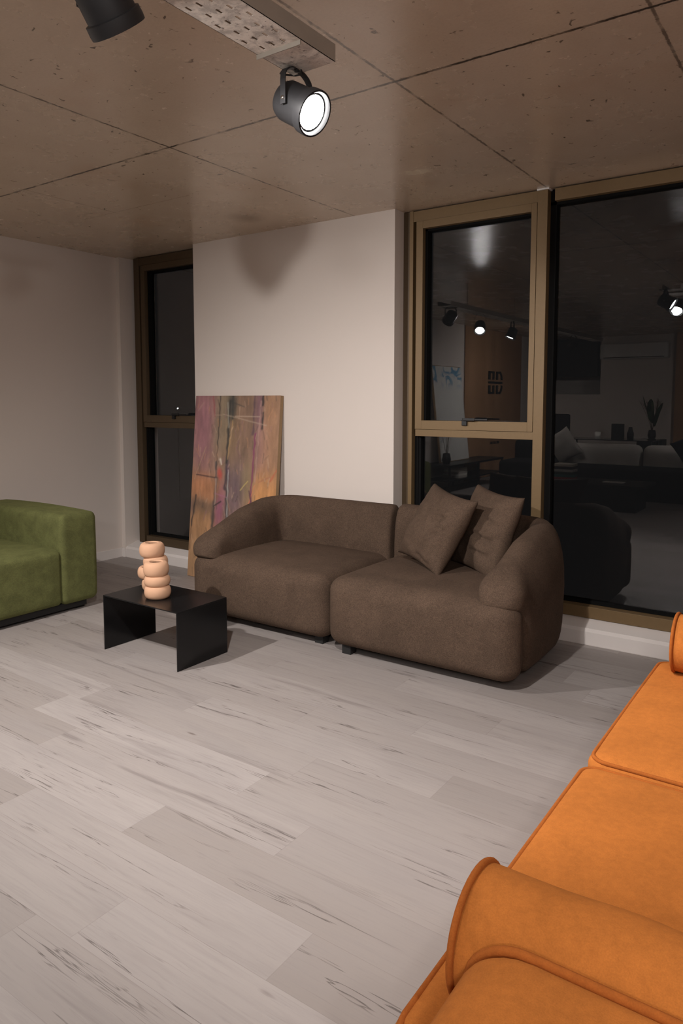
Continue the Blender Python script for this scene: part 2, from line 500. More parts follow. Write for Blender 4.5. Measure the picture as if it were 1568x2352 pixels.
# low skirting step under the windows with bevelled top edge and sloping sill
def sill(name, x0, x1):
    bm = bmesh.new()
    prof = [(YB + 0.002, 0), (YB, 0.004), (YB, 0.078), (YB + 0.012, 0.096), (WY + 0.03, 0.131), (4.42, 0.131), (4.42, 0)]
    a = [bm.verts.new((x0, y, z)) for y, z in prof]; b = [bm.verts.new((x1, y, z)) for y, z in prof]
    for i in range(len(prof)):
        j = (i + 1) % len(prof)
        bm.faces.new((a[i], a[j], b[j], b[i]))
    bm.faces.new(a[::-1]); bm.faces.new(b)
    return struct(name, bm, M_SILL)
sill('trim_1', XL + 0.045, -4.311)
sill('trim_2', -2.455, 1.72)
def base(name, *bs):
    return struct(name, bxm(*bs, bev=0.003), M_SILL)
base('baseboard_left', (XL, XL + 0.011, YF, YB - 0.001, 0, 0.082), (XL, XL + 0.047, YB - 0.011, YB, 0, 0.082))
base('baseboard_back', (-4.322, -2.445, YB - 0.010, YB, 0, 0.082))

# ------------------------------------------------------------------ windows
def window(name):
    o = bpy.data.objects.new(name, None); COL.objects.link(o); o['kind'] = 'structure'
    return o
def pane(x0, x1, z0, z1, y, par):
    return obj('pane', bxm((x0, x1, y, y + 0.006, z0, z1)), M_GLASS, par, smooth=False)
def win_bars(par, name, mat, *bs, bev=0.0015):
    return obj(name, bxm(*bs, bev=bev), mat, par, smooth=False)
def handle(x, z, par):
    bm = bmesh.new()
    box(bm, x - 0.022, x + 0.012, WY - 0.022, WY - 0.002, z - 0.022, z + 0.012, bev=0.003)
    box(bm, x - 0.012, x + 0.070, WY - 0.034, WY - 0.018, z + 0.008, z + 0.026, bev=0.004)
    box(bm, x + 0.066, x + 0.155, WY - 0.031, WY - 0.021, z + 0.012, z + 0.023, bev=0.003)
    return obj('handle', bm, M_BLACK, par, smooth=False)

def casement(par, x0, x1, frame, dark, xh):
    """opening sash above, fixed light below; x0..x1 is the sash width"""
    zt, zb = 2.546, 1.205
    s = 0.048
    # outer frame
    win_bars(par, 'frame', frame, (x0 - 0.026, x1 + 0.003, WY + 0.002, 4.31, zt + 0.002, 2.614), (x0, x1 + 0.002, WY + 0.001, 4.31, 1.158, zb - 0.002),
             (x0, x1, WY, 4.31, 0.128, 0.197))
    win_bars(par, 'frame', frame, (x0 - 0.053, x0 - 0.026, WY, 4.31, 0.12, 2.619))
    win_bars(par, 'frame', dark, (x0 - 0.110, x0 - 0.053, WY + 0.012, 4.31, 0.12, 2.619))
    win_bars(par, 'gasket_gap', M_GASKET_GAP, (x0 - 0.026, x0, WY + 0.045, 4.31, 0.12, 2.56), (x0, x0 + 0.018, WY + 0.05, 4.31, 0.19, 1.16), (x0, x1, WY + 0.055, 4.31, 0.19, 0.215), bev=0)  # also fills the dark recess beside the sash with black
    sash = win_bars(par, 'sash', frame, (x0, x0 + s, WY - 0.006, 4.262, zb, zt), (x1 - s * 0.7, x1, WY - 0.006, 4.262, zb, zt),
                    (x0 + s, x1 - s * 0.7, WY - 0.006, 4.262, zt - s, zt), (x0 + s, x1 - s * 0.7, WY - 0.006, 4.262, zb, zb + 0.058))
    win_bars(sash, 'gasket_gap', M_GASKET_GAP, (x0 + s, x0 + s + 0.016, WY + 0.03, 4.30, zb + 0.05, zt - s), (x0 + s, x1 - s * 0.7, WY + 0.03, 4.30, zt - s - 0.014, zt - s), bev=0)
    pane(x0 + s, x1 - s * 0.7, zb + 0.05, zt - s, GY - 0.012, sash)
    pane(x0 + 0.01, x1, 0.2, 1.165, GY, par)
    handle(xh, zb + 0.052, sash)

w1 = window('window_1')
casement(w1, -5.06, -4.20, M_BRONZE_DK, M_BRONZE_DK, -4.66)
w2 = window('window_2')
casement(w2, -2.352, -1.550, M_BRONZE, M_BRONZE_DK, -1.985)
win_bars(w2, 'mullion', M_BRONZE, (-1.548, -1.488, WY - 0.004, 4.33, 0.12, 2.612))
obj('cap', bxm((-1.552, -1.480, WY - 0.010, 4.30, 2.612, 2.6215), bev=0.001), M_WHITE, w2, smooth=False)
w3 = window('window_3')
win_bars(w3, 'frame', M_BRONZE, (-1.452, 1.60, WY + 0.012, 4.33, 2.546, 2.614), (-1.488, 1.60, WY, 4.33, 0.128, 0.195), (1.60, 1.722, WY, 4.33, 0.12, 2.619))
win_bars(w3, 'gasket_gap', M_GASKET_GAP, (-1.488, -1.452, WY + 0.05, 4.33, 0.19, 2.619), (-1.488, 1.6, WY + 0.060, 4.33, 0.19, 0.212), (-1.488, 1.6, WY + 0.05, 4.33, 2.53, 2.548), bev=0)  # first box blackens the recess beside the mullion
pane(-1.47, 1.61, 0.195, 2.55, GY, w3)

# ------------------------------------------------------------------ brown modular sofa
def shell(path, prof, hw, zb, zt, cap0=0.05, cap1=0.05, n=28, dense=3, bulge=0.0, side=0):
    """upholstered back-and-arm band swept along path; hw, zb, zt are functions of the fraction 0..1"""
    pts = []
    P = [Vector((p[0], p[1], 0)) for p in path]
    # arc length table
    Ls = [0]
    for a, b in zip(P, P[1:]): Ls.append(Ls[-1] + (b - a).length)
    T = Ls[-1]
    def at(s):
        s = max(0, min(T, s))
        for i in range(len(P) - 1):
            if s <= Ls[i + 1] + 1e-9:
                k = (s - Ls[i]) / max(1e-9, Ls[i + 1] - Ls[i])
                return P[i].lerp(P[i + 1], k)
        return P[-1]
    st = []
    K = 7
    for k in range(K): a = PI / 2 * k / K; st.append((cap0 * (1 - math.cos(a)) , math.sin(a), 0))
    N = 46
    for k in range(N + 1): st.append((cap0 + (T - cap0 - cap1) * k / N, 1.0, 0))
    for k in range(K - 1, -1, -1): a = PI / 2 * k / K; st.append((T - cap1 * (1 - math.cos(a)), math.sin(a), 1))
    bm = bmesh.new()
    rings = []
    for s, sc, e in st:
        c = at(s); t = (at(s + 0.01) - at(s - 0.01)).normalized()
        nrm = Vector((t.y, -t.x, 0))
        f = s / T
        h0, b0, t0 = hw(f), zb(f), zt(f)
        r = cap1 if e else cap0
        rr = min(r, h0)
        h = h0 - rr * (1 - sc); 
        zlo = b0 + min(r, 0.03) * (1 - sc); zhi = t0 - r * (1 - sc)
        zm, hh = (zlo + zhi) / 2, (zhi - zlo) / 2
        ring = []
        for k in range(n):
            a = 2 * PI * k / n
            ca, sa = math.cos(a), math.sin(a)
            px, pz = (2 / 2.6, 2 / 2.6) if sa > 0 else (2 / 5.5, 2 / 5.5)
            off = h * math.copysign(abs(ca) ** px, ca)
            z = zm + hh * math.copysign(abs(sa) ** pz, sa)
            off += bulge * side * math.sin(PI * min(1, max(0, (z - zlo) / max(1e-3, zhi - zlo)))) * (1 if ca * side > 0 else 0.3) * sc
            ring.append(bm.verts.new((c.x + nrm.x * off, c.y + nrm.y * off, z)))
        rings.append(ring)
    for A, B in zip(rings, rings[1:]):
        for k in range(n):
            bm.faces.new((A[k], A[(k + 1) % n], B[(k + 1) % n], B[k]))
    bm.faces.new(rings[0][::-1]); bm.faces.new(rings[-1])
    return bm

def interp(tab):
    def f(x):
        if x <= tab[0][0]: return tab[0][1]
        for (a, u), (b, v) in zip(tab, tab[1:]):
            if x <= b:
                k = (x - a) / (b - a); k = k * k * (3 - 2 * k) if (b - a) < 0.12 else k
                return u + (v - u) * k
        return tab[-1][1]
    return f

def arc(cx, cy, r, a0, a1, n=8):
    return [(cx + r * math.cos(a0 + (a1 - a0) * i / n), cy + r * math.sin(a0 + (a1 - a0) * i / n)) for i in range(n + 1)]

sofa = thing('modular_sofa', 'dark taupe two-module sofa with sloping rounded arms in front of the white column', 'sofa', (-2.32, 3.6, 0))
def loc(par, o):
    o.location = -Vector(par.location)
    return o
def crown(p, s):
    # seat crown and softly swelling front
    k = (1 - s[0] ** 2) * (1 - s[1] ** 2)
    if s[2] > 0: p.z += 0.022 * max(0, k) * s[2]
    p.y -= 0.018 * max(0, -s[1]) * (1 - s[0] ** 2) * (1 - s[2] ** 2)
    p.x += 0.010 * s[0] * (1 - s[1] ** 2) * (1 - s[2] ** 2)
    return p
def crown_r(p, s):
    p = crown(p, s)
    k = min(1, max(0, (p.y - 3.24) / 0.12))
    if s[0] > 0.6: p.x -= 0.04 * k
    return p
# seats
loc(sofa, obj('seat', rbox(-3.425, -2.348, 3.185, 4.0, 0.040, 0.415, (0.085, 0.085, 0.075), 16, crown), M_BROWN, sofa))
loc(sofa, obj('seat', rbox(-2.328, -1.226, 3.150, 4.0, 0.040, 0.428, (0.10, 0.10, 0.075), 20, crown_r), M_BROWN, sofa))
# back and arm bands. crest height falls along the arm
def armh(y): return interp([(3.12, 0.46), (3.18, 0.50), (3.34, 0.585), (3.57, 0.675), (3.8, 0.722), (3.98, 0.732)])(y)
def bandpath(xs, xa, sgn):
    yc, r = 3.975, 0.17
    back = [(xs + (xa - sgn * r - xs) * i / 10, yc) for i in range(10)]
    if sgn > 0: cor = arc(xa - r, yc - r, r, PI / 2, 0)
    else: cor = arc(xa + r, yc - r, r, PI / 2, PI)
    arm = [(xa, yc - r - (yc - r - 3.185) * i / 14) for i in range(1, 15)]
    return back + cor + arm
def mkband(xs, xa, sgn, zoff):
    path = bandpath(xs, xa, sgn)
    P = [Vector((p[0], p[1], 0)) for p in path]
    Ls = [0]
    for a, b in zip(P, P[1:]): Ls.append(Ls[-1] + (b - a).length)
    T = Ls[-1]
    def yat(f):
        s = f * T
        for i in range(len(P) - 1):
            if s <= Ls[i + 1] + 1e-9:
                return P[i].lerp(P[i + 1], (s - Ls[i]) / max(1e-9, Ls[i + 1] - Ls[i])).y
        return P[-1].y
    bl = (T - 0.79) / T
    zt = lambda f: armh(yat(f)) + zoff if f > 0.3 else 0.732 + zoff
    def zb(f):
        if f < 0.3: return 0.04
        return interp([(3.20, 0.390), (3.27, 0.37), (3.38, 0.06), (3.40, 0.04)])(yat(f))
    hw = lambda f: 0.104 if f < 0.3 else interp([(3.19, 0.108), (3.6, 0.120), (3.98, 0.106)])(yat(f))
    return shell(path, None, hw, zb, zt, 0.035, 0.075, bulge=0.014, side=-1 if sgn > 0 else 1)
loc(sofa, obj('backrest', mkband(-2.350, -3.312, -1, -0.004), M_BROWN, sofa))
loc(sofa, obj('backrest', mkband(-2.322, -1.345, 1, 0.006), M_BROWN, sofa))
for (a, b) in ((-3.30, 3.33), (-2.44, 3.285), (-3.32, 3.96), (-2.44, 3.96), (-2.21, 3.23), (-1.38, 3.34), (-2.21, 3.96), (-1.38, 3.96)):
    loc(sofa, obj('foot', bxm((a - 0.028, a + 0.028, b - 0.028, b + 0.028, 0, 0.048)), M_RUBBER, sofa, smooth=False))
loc(sofa, obj('plinth', bxm((-3.33, -2.44, 3.33, 4.0, 0.020, 0.045), (-2.23, -1.38, 3.31, 4.0, 0.020, 0.045)), M_RUBBER, sofa, smooth=False))

# ------------------------------------------------------------------ scatter pillows
def pillow_bm(S, T, seed, folds):
    bm = bmesh.new()
    N = 40
    def shape(u, v, side):
        pin = 0.085
        x = u * S / 2 * (1 - pin * (1 - v * v) * abs(u) ** 2)
        z = v * S / 2 * (1 - pin * (1 - u * u) * abs(v) ** 2)
        e = max(0, (1 - u * u)) * max(0, (1 - v * v))
        t = T / 2 * e ** 0.42
        # tension wrinkles towards corners plus pressed folds
        wr = mnoise.noise(Vector((u * 2.2 + seed, v * 2.2, side * 2.0))) * 0.016 * e ** 0.3 + (mnoise.ridged_multi_fractal(Vector((u * 2.6 + seed, v * 4.2, side * 3.0)), 1.0, 2.0, 3, 1.0, 2.0) - 1.0) * 0.004 * e ** 0.2
        d = 0
        for (fu, fv, ang, ln, dep, wd) in folds:
            du, dv = u - fu, v - fv
            a = du * math.cos(ang) + dv * math.sin(ang)
            b = -du * math.sin(ang) + dv * math.cos(ang)
            b += 0.06 * math.sin(a * 7)
            if side < 0: d -= dep * math.exp(-(b / wd) ** 2) * math.exp(-(a / ln) ** 2); 
            if side < 0: d += dep * 0.5 * math.exp(-((b - wd * 1.8) / wd) ** 2) * math.exp(-(a / ln) ** 2)
        y = side * (t + wr + d * e ** 0.25) if e > 0 else 0
        return Vector((x, y, z))
    grid = {}
    for side in (-1, 1):
        for i in range(N + 1):
            for j in range(N + 1):
                edge = i in (0, N) or j in (0, N)
                key = (i, j, 0 if edge else side)
                if key not in grid:
                    u, v = math.sin((i / N - 0.5) * PI) * 0.35 + (i / N * 2 - 1) * 0.65, math.sin((j / N - 0.5) * PI) * 0.35 + (j / N * 2 - 1) * 0.65
                    grid[key] = bm.verts.new(shape(u, v, side))
    for side in (-1, 1):
        for i in range(N):
            for j in range(N):
                ks = [(i, j), (i + 1, j), (i + 1, j + 1), (i, j + 1)]
                vs = []
                for a, b in ks:
                    e = a in (0, N) or b in (0, N)
                    vs.append(grid[(a, b, 0 if e else side)])
                bm.faces.new(vs if side < 0 else vs[::-1])
    return bm
def pillow(label, c, yaw, rx, ry, S, T, seed, folds):
    o = obj('throw_pillow', pillow_bm(S, T, seed, folds), M_BROWN)
    o.matrix_world = Matrix.Translation(c) @ Matrix.Rotation(yaw, 4, 'Z') @ Matrix.Rotation(rx, 4, 'X') @ Matrix.Rotation(ry, 4, 'Y')
    tag(o, label, 'pillow', 'taupe pillows on the brown sofa')
    return o
pillow('taupe square pillow with creased right side, the left one on the dark sofa', (-1.910, 3.675, 0.664), -0.50, -0.486, 0.129, 0.470, 0.180, 1,
       [(0.55, 0.12, -0.3, 0.3, 0.030, 0.05), (0.45, 0.3, 0.5, 0.25, 0.024, 0.05), (0.6, -0.1, 0.9, 0.25, 0.027, 0.05), (0.35, -0.85, 0.1, 0.3, 0.018, 0.05)])
pillow('taupe square pillow leaning in the right corner of the dark sofa', (-1.655, 3.790, 0.655), -0.60, -0.34, 0.05, 0.490, 0.170, 5,
       [(0.3, -0.15, 0.12, 0.5, 0.030, 0.045), (0.5, 0.25, 0.1, 0.3, 0.020, 0.05), (0.4, -0.5, 0.2, 0.35, 0.024, 0.05)])

# ------------------------------------------------------------------ leaning painting
def painting():
    t = thing('abstract_painting', 'large unframed abstract canvas in mauve, ochre and orange leaning on the white column', 'painting', (-3.826, 3.955, 0.0))
    W_, Ht, D = 0.872, 1.432, 0.034
    NX, NY = 150, 246
    rn = random.Random(11)
    def lin(c): return [((x / 255) / 12.92 if x / 255 <= 0.04045 else ((x / 255 + 0.055) / 1.055) ** 2.4) for x in c]
    def g(u, t_, cu, ct, su, st): return math.exp(-((u - cu) / su) ** 2 - ((t_ - ct) / st) ** 2)
    blobs = [((0.10, 0.12, 0.13, 0.20), (140, 88, 104), 1.3), ((0.16, 0.30, 0.08, 0.1), (132, 84, 96), 1.0), ((0.34, 0.12, 0.10, 0.22), (118, 106, 84), 1.2), ((0.62, 0.16, 0.12, 0.22), (112, 86, 70), 1.3),
             ((0.90, 0.15, 0.07, 0.28), (150, 108, 78), 1.5), ((0.77, 0.05, 0.035, 0.14), (104, 70, 88), 1.3), ((0.80, 0.28, 0.07, 0.12), (152, 106, 100), 1.1), ((0.24, 0.36, 0.14, 0.07), (134, 100, 86), 1.0),
             ((0.13, 0.50, 0.16, 0.06), (168, 106, 66), 1.8), ((0.13, 0.62, 0.14, 0.035), (84, 66, 54), 1.2), ((0.17, 0.72, 0.20, 0.08), (150, 106, 66), 1.5), ((0.36, 0.64, 0.05, 0.12), (128, 66, 98), 1.8),
             ((0.53, 0.48, 0.08, 0.14), (96, 78, 88), 1.7), ((0.66, 0.45, 0.06, 0.08), (122, 108, 78), 1.0), ((0.88, 0.52, 0.12, 0.10), (186, 122, 62), 2.0), ((0.90, 0.62, 0.12, 0.08), (180, 120, 60), 1.5),
             ((0.60, 0.68, 0.12, 0.08), (140, 100, 98), 1.2), ((0.20, 0.92, 0.35, 0.12), (156, 116, 76), 1.5), ((0.7, 0.88, 0.3, 0.12), (146, 108, 76), 1.2), ((0.48, 0.24, 0.08, 0.14), (122, 96, 66), 1.1),
             ((0.34, 0.42, 0.022, 0.022), (190, 60, 54), 3.0), ((0.45, 0.06, 0.045, 0.055), (46, 48, 46), 3.6), ((0.44, 0.40, 0.02, 0.06), (66, 52, 76), 2.4)]
    lines = []   # u0,t0,u1,t1,width,colour,strength
    def ln(*a): lines.append(a)
    ln(0.31, 0.0, 0.30, 0.40, 0.004, (50, 42, 40), 0.8); ln(0.43, 0.03, 0.42, 0.36, 0.012, (48, 46, 44), 0.9); ln(0.40, 0.04, 0.43, 0.17, 0.006, (150, 150, 140), 0.6)
    ln(0.46, 0.0, 0.47, 0.13, 0.010, (50, 50, 48), 0.8); ln(0.47, 0.13, 0.43, 0.34, 0.006, (164, 128, 80), 0.7); ln(0.72, 0.0, 0.71, 0.20, 0.012, (74, 54, 66), 0.7)
    ln(0.74, 0.2, 0.71, 0.72, 0.007, (118, 48, 84), 0.9); ln(0.81, 0.0, 0.81, 0.05, 0.010, (40, 34, 34), 0.9); ln(0.815, 0.09, 0.815, 0.17, 0.010, (46, 40, 40), 0.9); ln(0.79, 0.03, 0.76, 0.45, 0.006, (168, 130, 120), 0.6)
    ln(0.35, 0.10, 0.86, 0.155, 0.003, (160, 140, 120), 0.6); ln(0.5, 0.11, 0.78, 0.11, 0.004, (180, 160, 140), 0.5); ln(0.22, 0.0, 0.25, 0.11, 0.007, (140, 60, 68), 0.6); ln(0.25, 0.105, 0.34, 0.105, 0.003, (150, 120, 100), 0.7)
    ln(0.05, 0.435, 0.31, 0.445, 0.004, (70, 46, 44), 0.9); ln(0.03, 0.46, 0.16, 0.28, 0.003, (160, 130, 100), 0.6); ln(0.29, 0.36, 0.30, 0.44, 0.008, (70, 66, 70), 0.7); ln(0.34, 0.345, 0.36, 0.37, 0.010, (190, 180, 168), 0.8)
    ln(0.44, 0.50, 0.45, 0.70, 0.016, (48, 46, 50), 0.8); ln(0.48, 0.04, 0.60, 0.06, 0.004, (60, 56, 50), 0.6); ln(0.31, 0.45, 0.28, 0.72, 0.014, (62, 50, 48), 0.9); ln(0.305, 0.45, 0.30, 0.60, 0.006, (190, 160, 144), 0.6); ln(0.43, 0.38, 0.41, 0.50, 0.012, (56, 46, 54), 0.8); ln(0.44, 0.43, 0.46, 0.70, 0.010, (50, 48, 52), 0.9)
    ln(0.445, 0.40, 0.455, 0.66, 0.005, (190, 186, 180), 0.7); ln(0.06, 0.55, 0.02, 0.72, 0.008, (52, 42, 38), 0.9); ln(0.02, 0.72, 0.01, 0.85, 0.004, (90, 62, 44), 0.8); ln(0.28, 0.58, 0.27, 0.76, 0.012, (84, 70, 62), 0.6)
    ln(0.29, 0.60, 0.37, 0.57, 0.004, (50, 42, 40), 0.8); ln(0.60, 0.62, 0.62, 0.72, 0.010, (176, 132, 128), 0.7); ln(0.68, 0.60, 0.76, 0.47, 0.004, (200, 110, 70), 0.8); ln(0.70, 0.50, 0.73, 0.56, 0.008, (64, 34, 58), 0.7)
    ln(0.80, 0.45, 0.93, 0.42, 0.004, (150, 90, 66), 0.6); ln(0.93, 0.44, 1.0, 0.38, 0.008, (170, 80, 50), 0.7); ln(0.6, 0.5, 0.68, 0.45, 0.003, (190, 170, 80), 0.6); ln(0.30, 0.53, 0.44, 0.545, 0.003, (150, 90, 120), 0.6)
    for _ in range(230):
        u, t_ = rn.random(), rn.random()
        L_ = rn.uniform(0.02, 0.09); a = rn.gauss(PI / 2, 0.35)
        c = rn.choice([(70, 56, 50), (170, 140, 116), (120, 84, 92), (90, 76, 60), (176, 120, 80)])
        ln(u, t_, u + L_ * math.cos(a), t_ + L_ * math.sin(a) * 0.7, rn.uniform(0.002, 0.006), c, rn.uniform(0.2, 0.55))
    cols = []
    for j in range(NY + 1):
        for i in range(NX + 1):
            u, t_ = i / NX, 1 - j / NY
            wu = u + 0.03 * mnoise.noise(Vector((u * 6, t_ * 5, 1))); wt = t_ + 0.03 * mnoise.noise(Vector((u * 5, t_ * 6, 4)))
            acc = [132 * 0.35, 100 * 0.35, 76 * 0.35]; ws = 0.35
            for (q, c, s) in blobs:
                k = s * g(wu, wt, *q)
                ws += k
                for n_ in range(3): acc[n_] += c[n_] * k
            c = [x / ws for x in acc]
            nn = mnoise.noise(Vector((u * 34, t_ * 12, 9))) * 0.10 + mnoise.noise(Vector((u * 11, t_ * 9, 2))) * 0.10
            c = [x * (1 + nn) for x in c]
            for (u0, t0, u1, t1, wd, lc, s) in lines:
                if u < min(u0, u1) - 0.03 or u > max(u0, u1) + 0.03 or t_ < min(t0, t1) - 0.02 or t_ > max(t0, t1) + 0.02: continue
                dx, dy = u1 - u0, (t1 - t0) * 1.64
                px, py = u - u0 + 0.008 * mnoise.noise(Vector((t_ * 30, u0 * 9, 3))), (t_ - t0) * 1.64
                k = max(0, min(1, (px * dx + py * dy) / (dx * dx + dy * dy + 1e-9)))
                d = math.hypot(px - k * dx, py - k * dy)
                wl = wd * (0.75 + 0.8 * mnoise.noise(Vector((t_ * 25, u0 * 20, 7))))
                if wl > 0:
                    m = s * math.exp(-(d / (wl + 0.003)) ** 2)
                    c = [x * (1 - m) + y * m for x, y in zip(c, lc)]
            L_ = 0.3 * c[0] + 0.55 * c[1] + 0.15 * c[2]
            c = [0.80 * x + 0.20 * L_ * k_ for x, k_ in zip(c, (1.06, 0.99, 0.93))]
            cols.append([min(1, x * 1.42) for x in lin([max(0, min(255, x)) for x in c])])
    bm = bmesh.new()
    vs = [[bm.verts.new((-W_ / 2 + W_ * i / NX, -D - 0.0004, Ht * j / NY)) for i in range(NX + 1)] for j in range(NY + 1)]
    for j in range(NY):
        for i in range(NX):
            bm.faces.new((vs[j][i], vs[j][i + 1], vs[j + 1][i + 1], vs[j + 1][i]))
    m = NT('painted canvas')
    at_ = m.n('ShaderNodeVertexColor', layer_name='paint')
    o_ = m.obj()
    f = m.noise(o_, 260, 2); f2 = m.noise(m.vmul(o_, (60, 60, 22)), 1.0, 4, 0.7)
    m.base(m.mix(1.0, at_.outputs[0], m.mix(f2, (0.78,) * 3, (1.2,) * 3), 'MULTIPLY'))
    m.set(Roughness=0.6)
    m.bump(m.math('ADD', f, f2), 0.3, 0.002)
    face = obj('painted_surface', bm, m.m, t)
    ca = face.data.color_attributes.new('paint', 'FLOAT_COLOR', 'POINT')
    for k, c in enumerate(cols): ca.data[k].color = (*c, 1)
    obj('canvas', bxm((-W_ / 2, W_ / 2, -D, 0, 0, Ht), bev=0.002), M_CANVASIDE, t, smooth=False)
    t.location = (-3.826, 3.978, 0.0)
    t.rotation_euler = (-math.atan2(YB - 3.978 - 0.002, 1.425), 0, 0)
    return t
painting()

# ------------------------------------------------------------------ coffee table
def coffee_table():
    x0, x1, y0, y1, h = -3.365, -2.768, 2.484, 2.848, 0.312
    t = thing('coffee_table', 'low black folded steel coffee table in front of the dark sofa', 'table', ((x0 + x1) / 2, (y0 + y1) / 2, 0))
    for nm, b in (('tabletop', (x0, x1, y0, y1, h - 0.006, h)), ('side_panel', (x0, x0 + 0.006, y0, y1, 0.0, h - 0.006)), ('side_panel', (x1 - 0.006, x1, y0, y1, 0.0, h - 0.006))):
        loc(t, obj(nm, bxm(b, bev=0.0012), M_TABLE, t, smooth=False))
coffee_table()

# ------------------------------------------------------------------ vases
def vase(label, x, y, rings, rot=0):
    """rings: radius, height, offset x, offset y"""
    t = thing('stacked_vase', label, 'vase', (x, y, 0.3125), rot, 'peach pebble vases on the coffee table')
    prof = []
    z = 0
    prof.append((rings[0][0] * 0.5, 0.0, rings[0][2], rings[0][3]))
    for i, (r, h, ox, oy) in enumerate(rings):
        K = 14
        for k in range(K + 1):
            a = -PI / 2 + PI * (k + 0.0) / K
            if i < len(rings) - 1 and k == K: continue
            rr = r * (0.60 + 0.40 * abs(math.cos(a)) ** 0.75)
            zz = z + h / 2 + h / 2 * math.sin(a) * 1.04
            if k == 0 and i == 0: rr = r * 0.6
            # ease sideways offset between neighbours
            px, py = ox, oy
            if i > 0 and k < 3:
                q = rings[i - 1]; m = 0.5 + 0.5 * k / 3
                px, py = q[2] * (1 - m) + ox * m, q[3] * (1 - m) + oy * m
            prof.append((rr, zz, px, py))
        z += h * 0.93
    r, h, ox, oy = rings[-1]
    top = prof[-1][1]
    ins = [(r * 0.56, top + 0.001, ox, oy), (r * 0.50, top - 0.001, ox, oy), (r * 0.47, top - 0.010, ox, oy)]
    prof = prof + ins
    bm = bmesh.new()
    lathe(bm, prof, 40, cap=False)
    bm.faces.new([v for v in bm.verts if False]) if False else None
    obj('body', bm, M_CLAY, t)
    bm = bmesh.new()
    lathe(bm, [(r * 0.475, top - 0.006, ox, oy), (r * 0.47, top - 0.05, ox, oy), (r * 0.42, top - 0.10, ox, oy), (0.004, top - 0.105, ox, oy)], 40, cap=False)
    obj('inside', bm, M_CLAY_SHADE, t)
    return t
vase('peach pebble-stack ceramic vase in front, three bulges, on the black coffee table', -3.078, 2.625,
     [(0.0725, 0.070, 0.004, 0.0), (0.071, 0.060, 0.000, 0.002), (0.0695, 0.078, -0.005, 0.0)])
vase('taller peach pebble-stack ceramic vase standing behind the other vase', -3.232, 2.735,
     [(0.066, 0.070, 0.010, -0.012), (0.066, 0.068, -0.022, -0.014), (0.070, 0.066, 0.012, 0.004), (0.0715, 0.080, -0.004, -0.006)])

# ------------------------------------------------------------------ green sofa
def green_sofa():
    t = thing('green_sofa', 'moss green block-armed sofa along the left wall', 'sofa', (-4.6, 2.0, 0))
    loc(t, obj('arm', rbox(-5.20, -4.135, 2.748, 3.022, 0.055, 0.650, (0.032, 0.040, 0.045), 20, lambda p, s: Vector((p.x, p.y + 0.004 * s[1] * (1 - s[2] ** 2), p.z + (0.012 * (1 - s[0] ** 2) * max(0, s[2]))))), M_GREEN, t))
    loc(t, obj('seat', rbox(-5.0, -4.138, 1.90, 2.756, 0.055, 0.428, (0.06, 0.035, 0.035), 16, lambda p, s: Vector((p.x, p.y, p.z + 0.016 * (1 - s[0] ** 2) * (1 - s[1] ** 2) * max(0, s[2])))), M_GREEN, t))
    loc(t, obj('seat', rbox(-5.0, -4.138, 1.02, 1.895, 0.055, 0.428, (0.06, 0.035, 0.035), 16, lambda p, s: Vector((p.x, p.y, p.z + 0.016 * (1 - s[0] ** 2) * (1 - s[1] ** 2) * max(0, s[2])))), M_GREEN, t))
    loc(t, obj('arm', rbox(-5.20, -4.135, 0.74, 1.014, 0.055, 0.650, (0.05, 0.06, 0.06), 12), M_GREEN, t))
    loc(t, obj('backrest', rbox(-5.24, -4.96, 1.0, 2.77, 0.055, 0.655, (0.07, 0.05, 0.07), 14), M_GREEN, t))
    loc(t, obj('plinth', bxm((-5.15, -4.175, 0.80, 2.95, 0.018, 0.06)), M_RUBBER, t, smooth=False))
    for x in (-5.1, -4.23):
        for y in (0.82, 2.92):
            loc(t, obj('foot', bxm((x - 0.03, x + 0.03, y - 0.03, y + 0.03, 0, 0.058)), M_RUBBER, t, smooth=False))
green_sofa()

# ------------------------------------------------------------------ orange sofa
def rrect(x0, x1, y0, y1, r, z, n=6, dz=None):
    P = []
    for (cx, cy, a) in ((x1 - r, y1 - r, 0), (x0 + r, y1 - r, PI / 2), (x0 + r, y0 + r, PI), (x1 - r, y0 + r, 1.5 * PI)):
        for i in range(n + 1):
            b = a + PI / 2 * i / n
            P.append((cx + r * math.cos(b), cy + r * math.sin(b)))
    out = []
    for i in range(len(P)):
        a, b = P[i], P[(i + 1) % len(P)]
        k = max(1, int(math.hypot(b[0] - a[0], b[1] - a[1]) / 0.04))
        for j in range(k):
            out.append((a[0] + (b[0] - a[0]) * j / k, a[1] + (b[1] - a[1]) * j / k, z))
    if dz: out = [(x, y, z_ + dz(x, y)) for x, y, z_ in out]
    return out

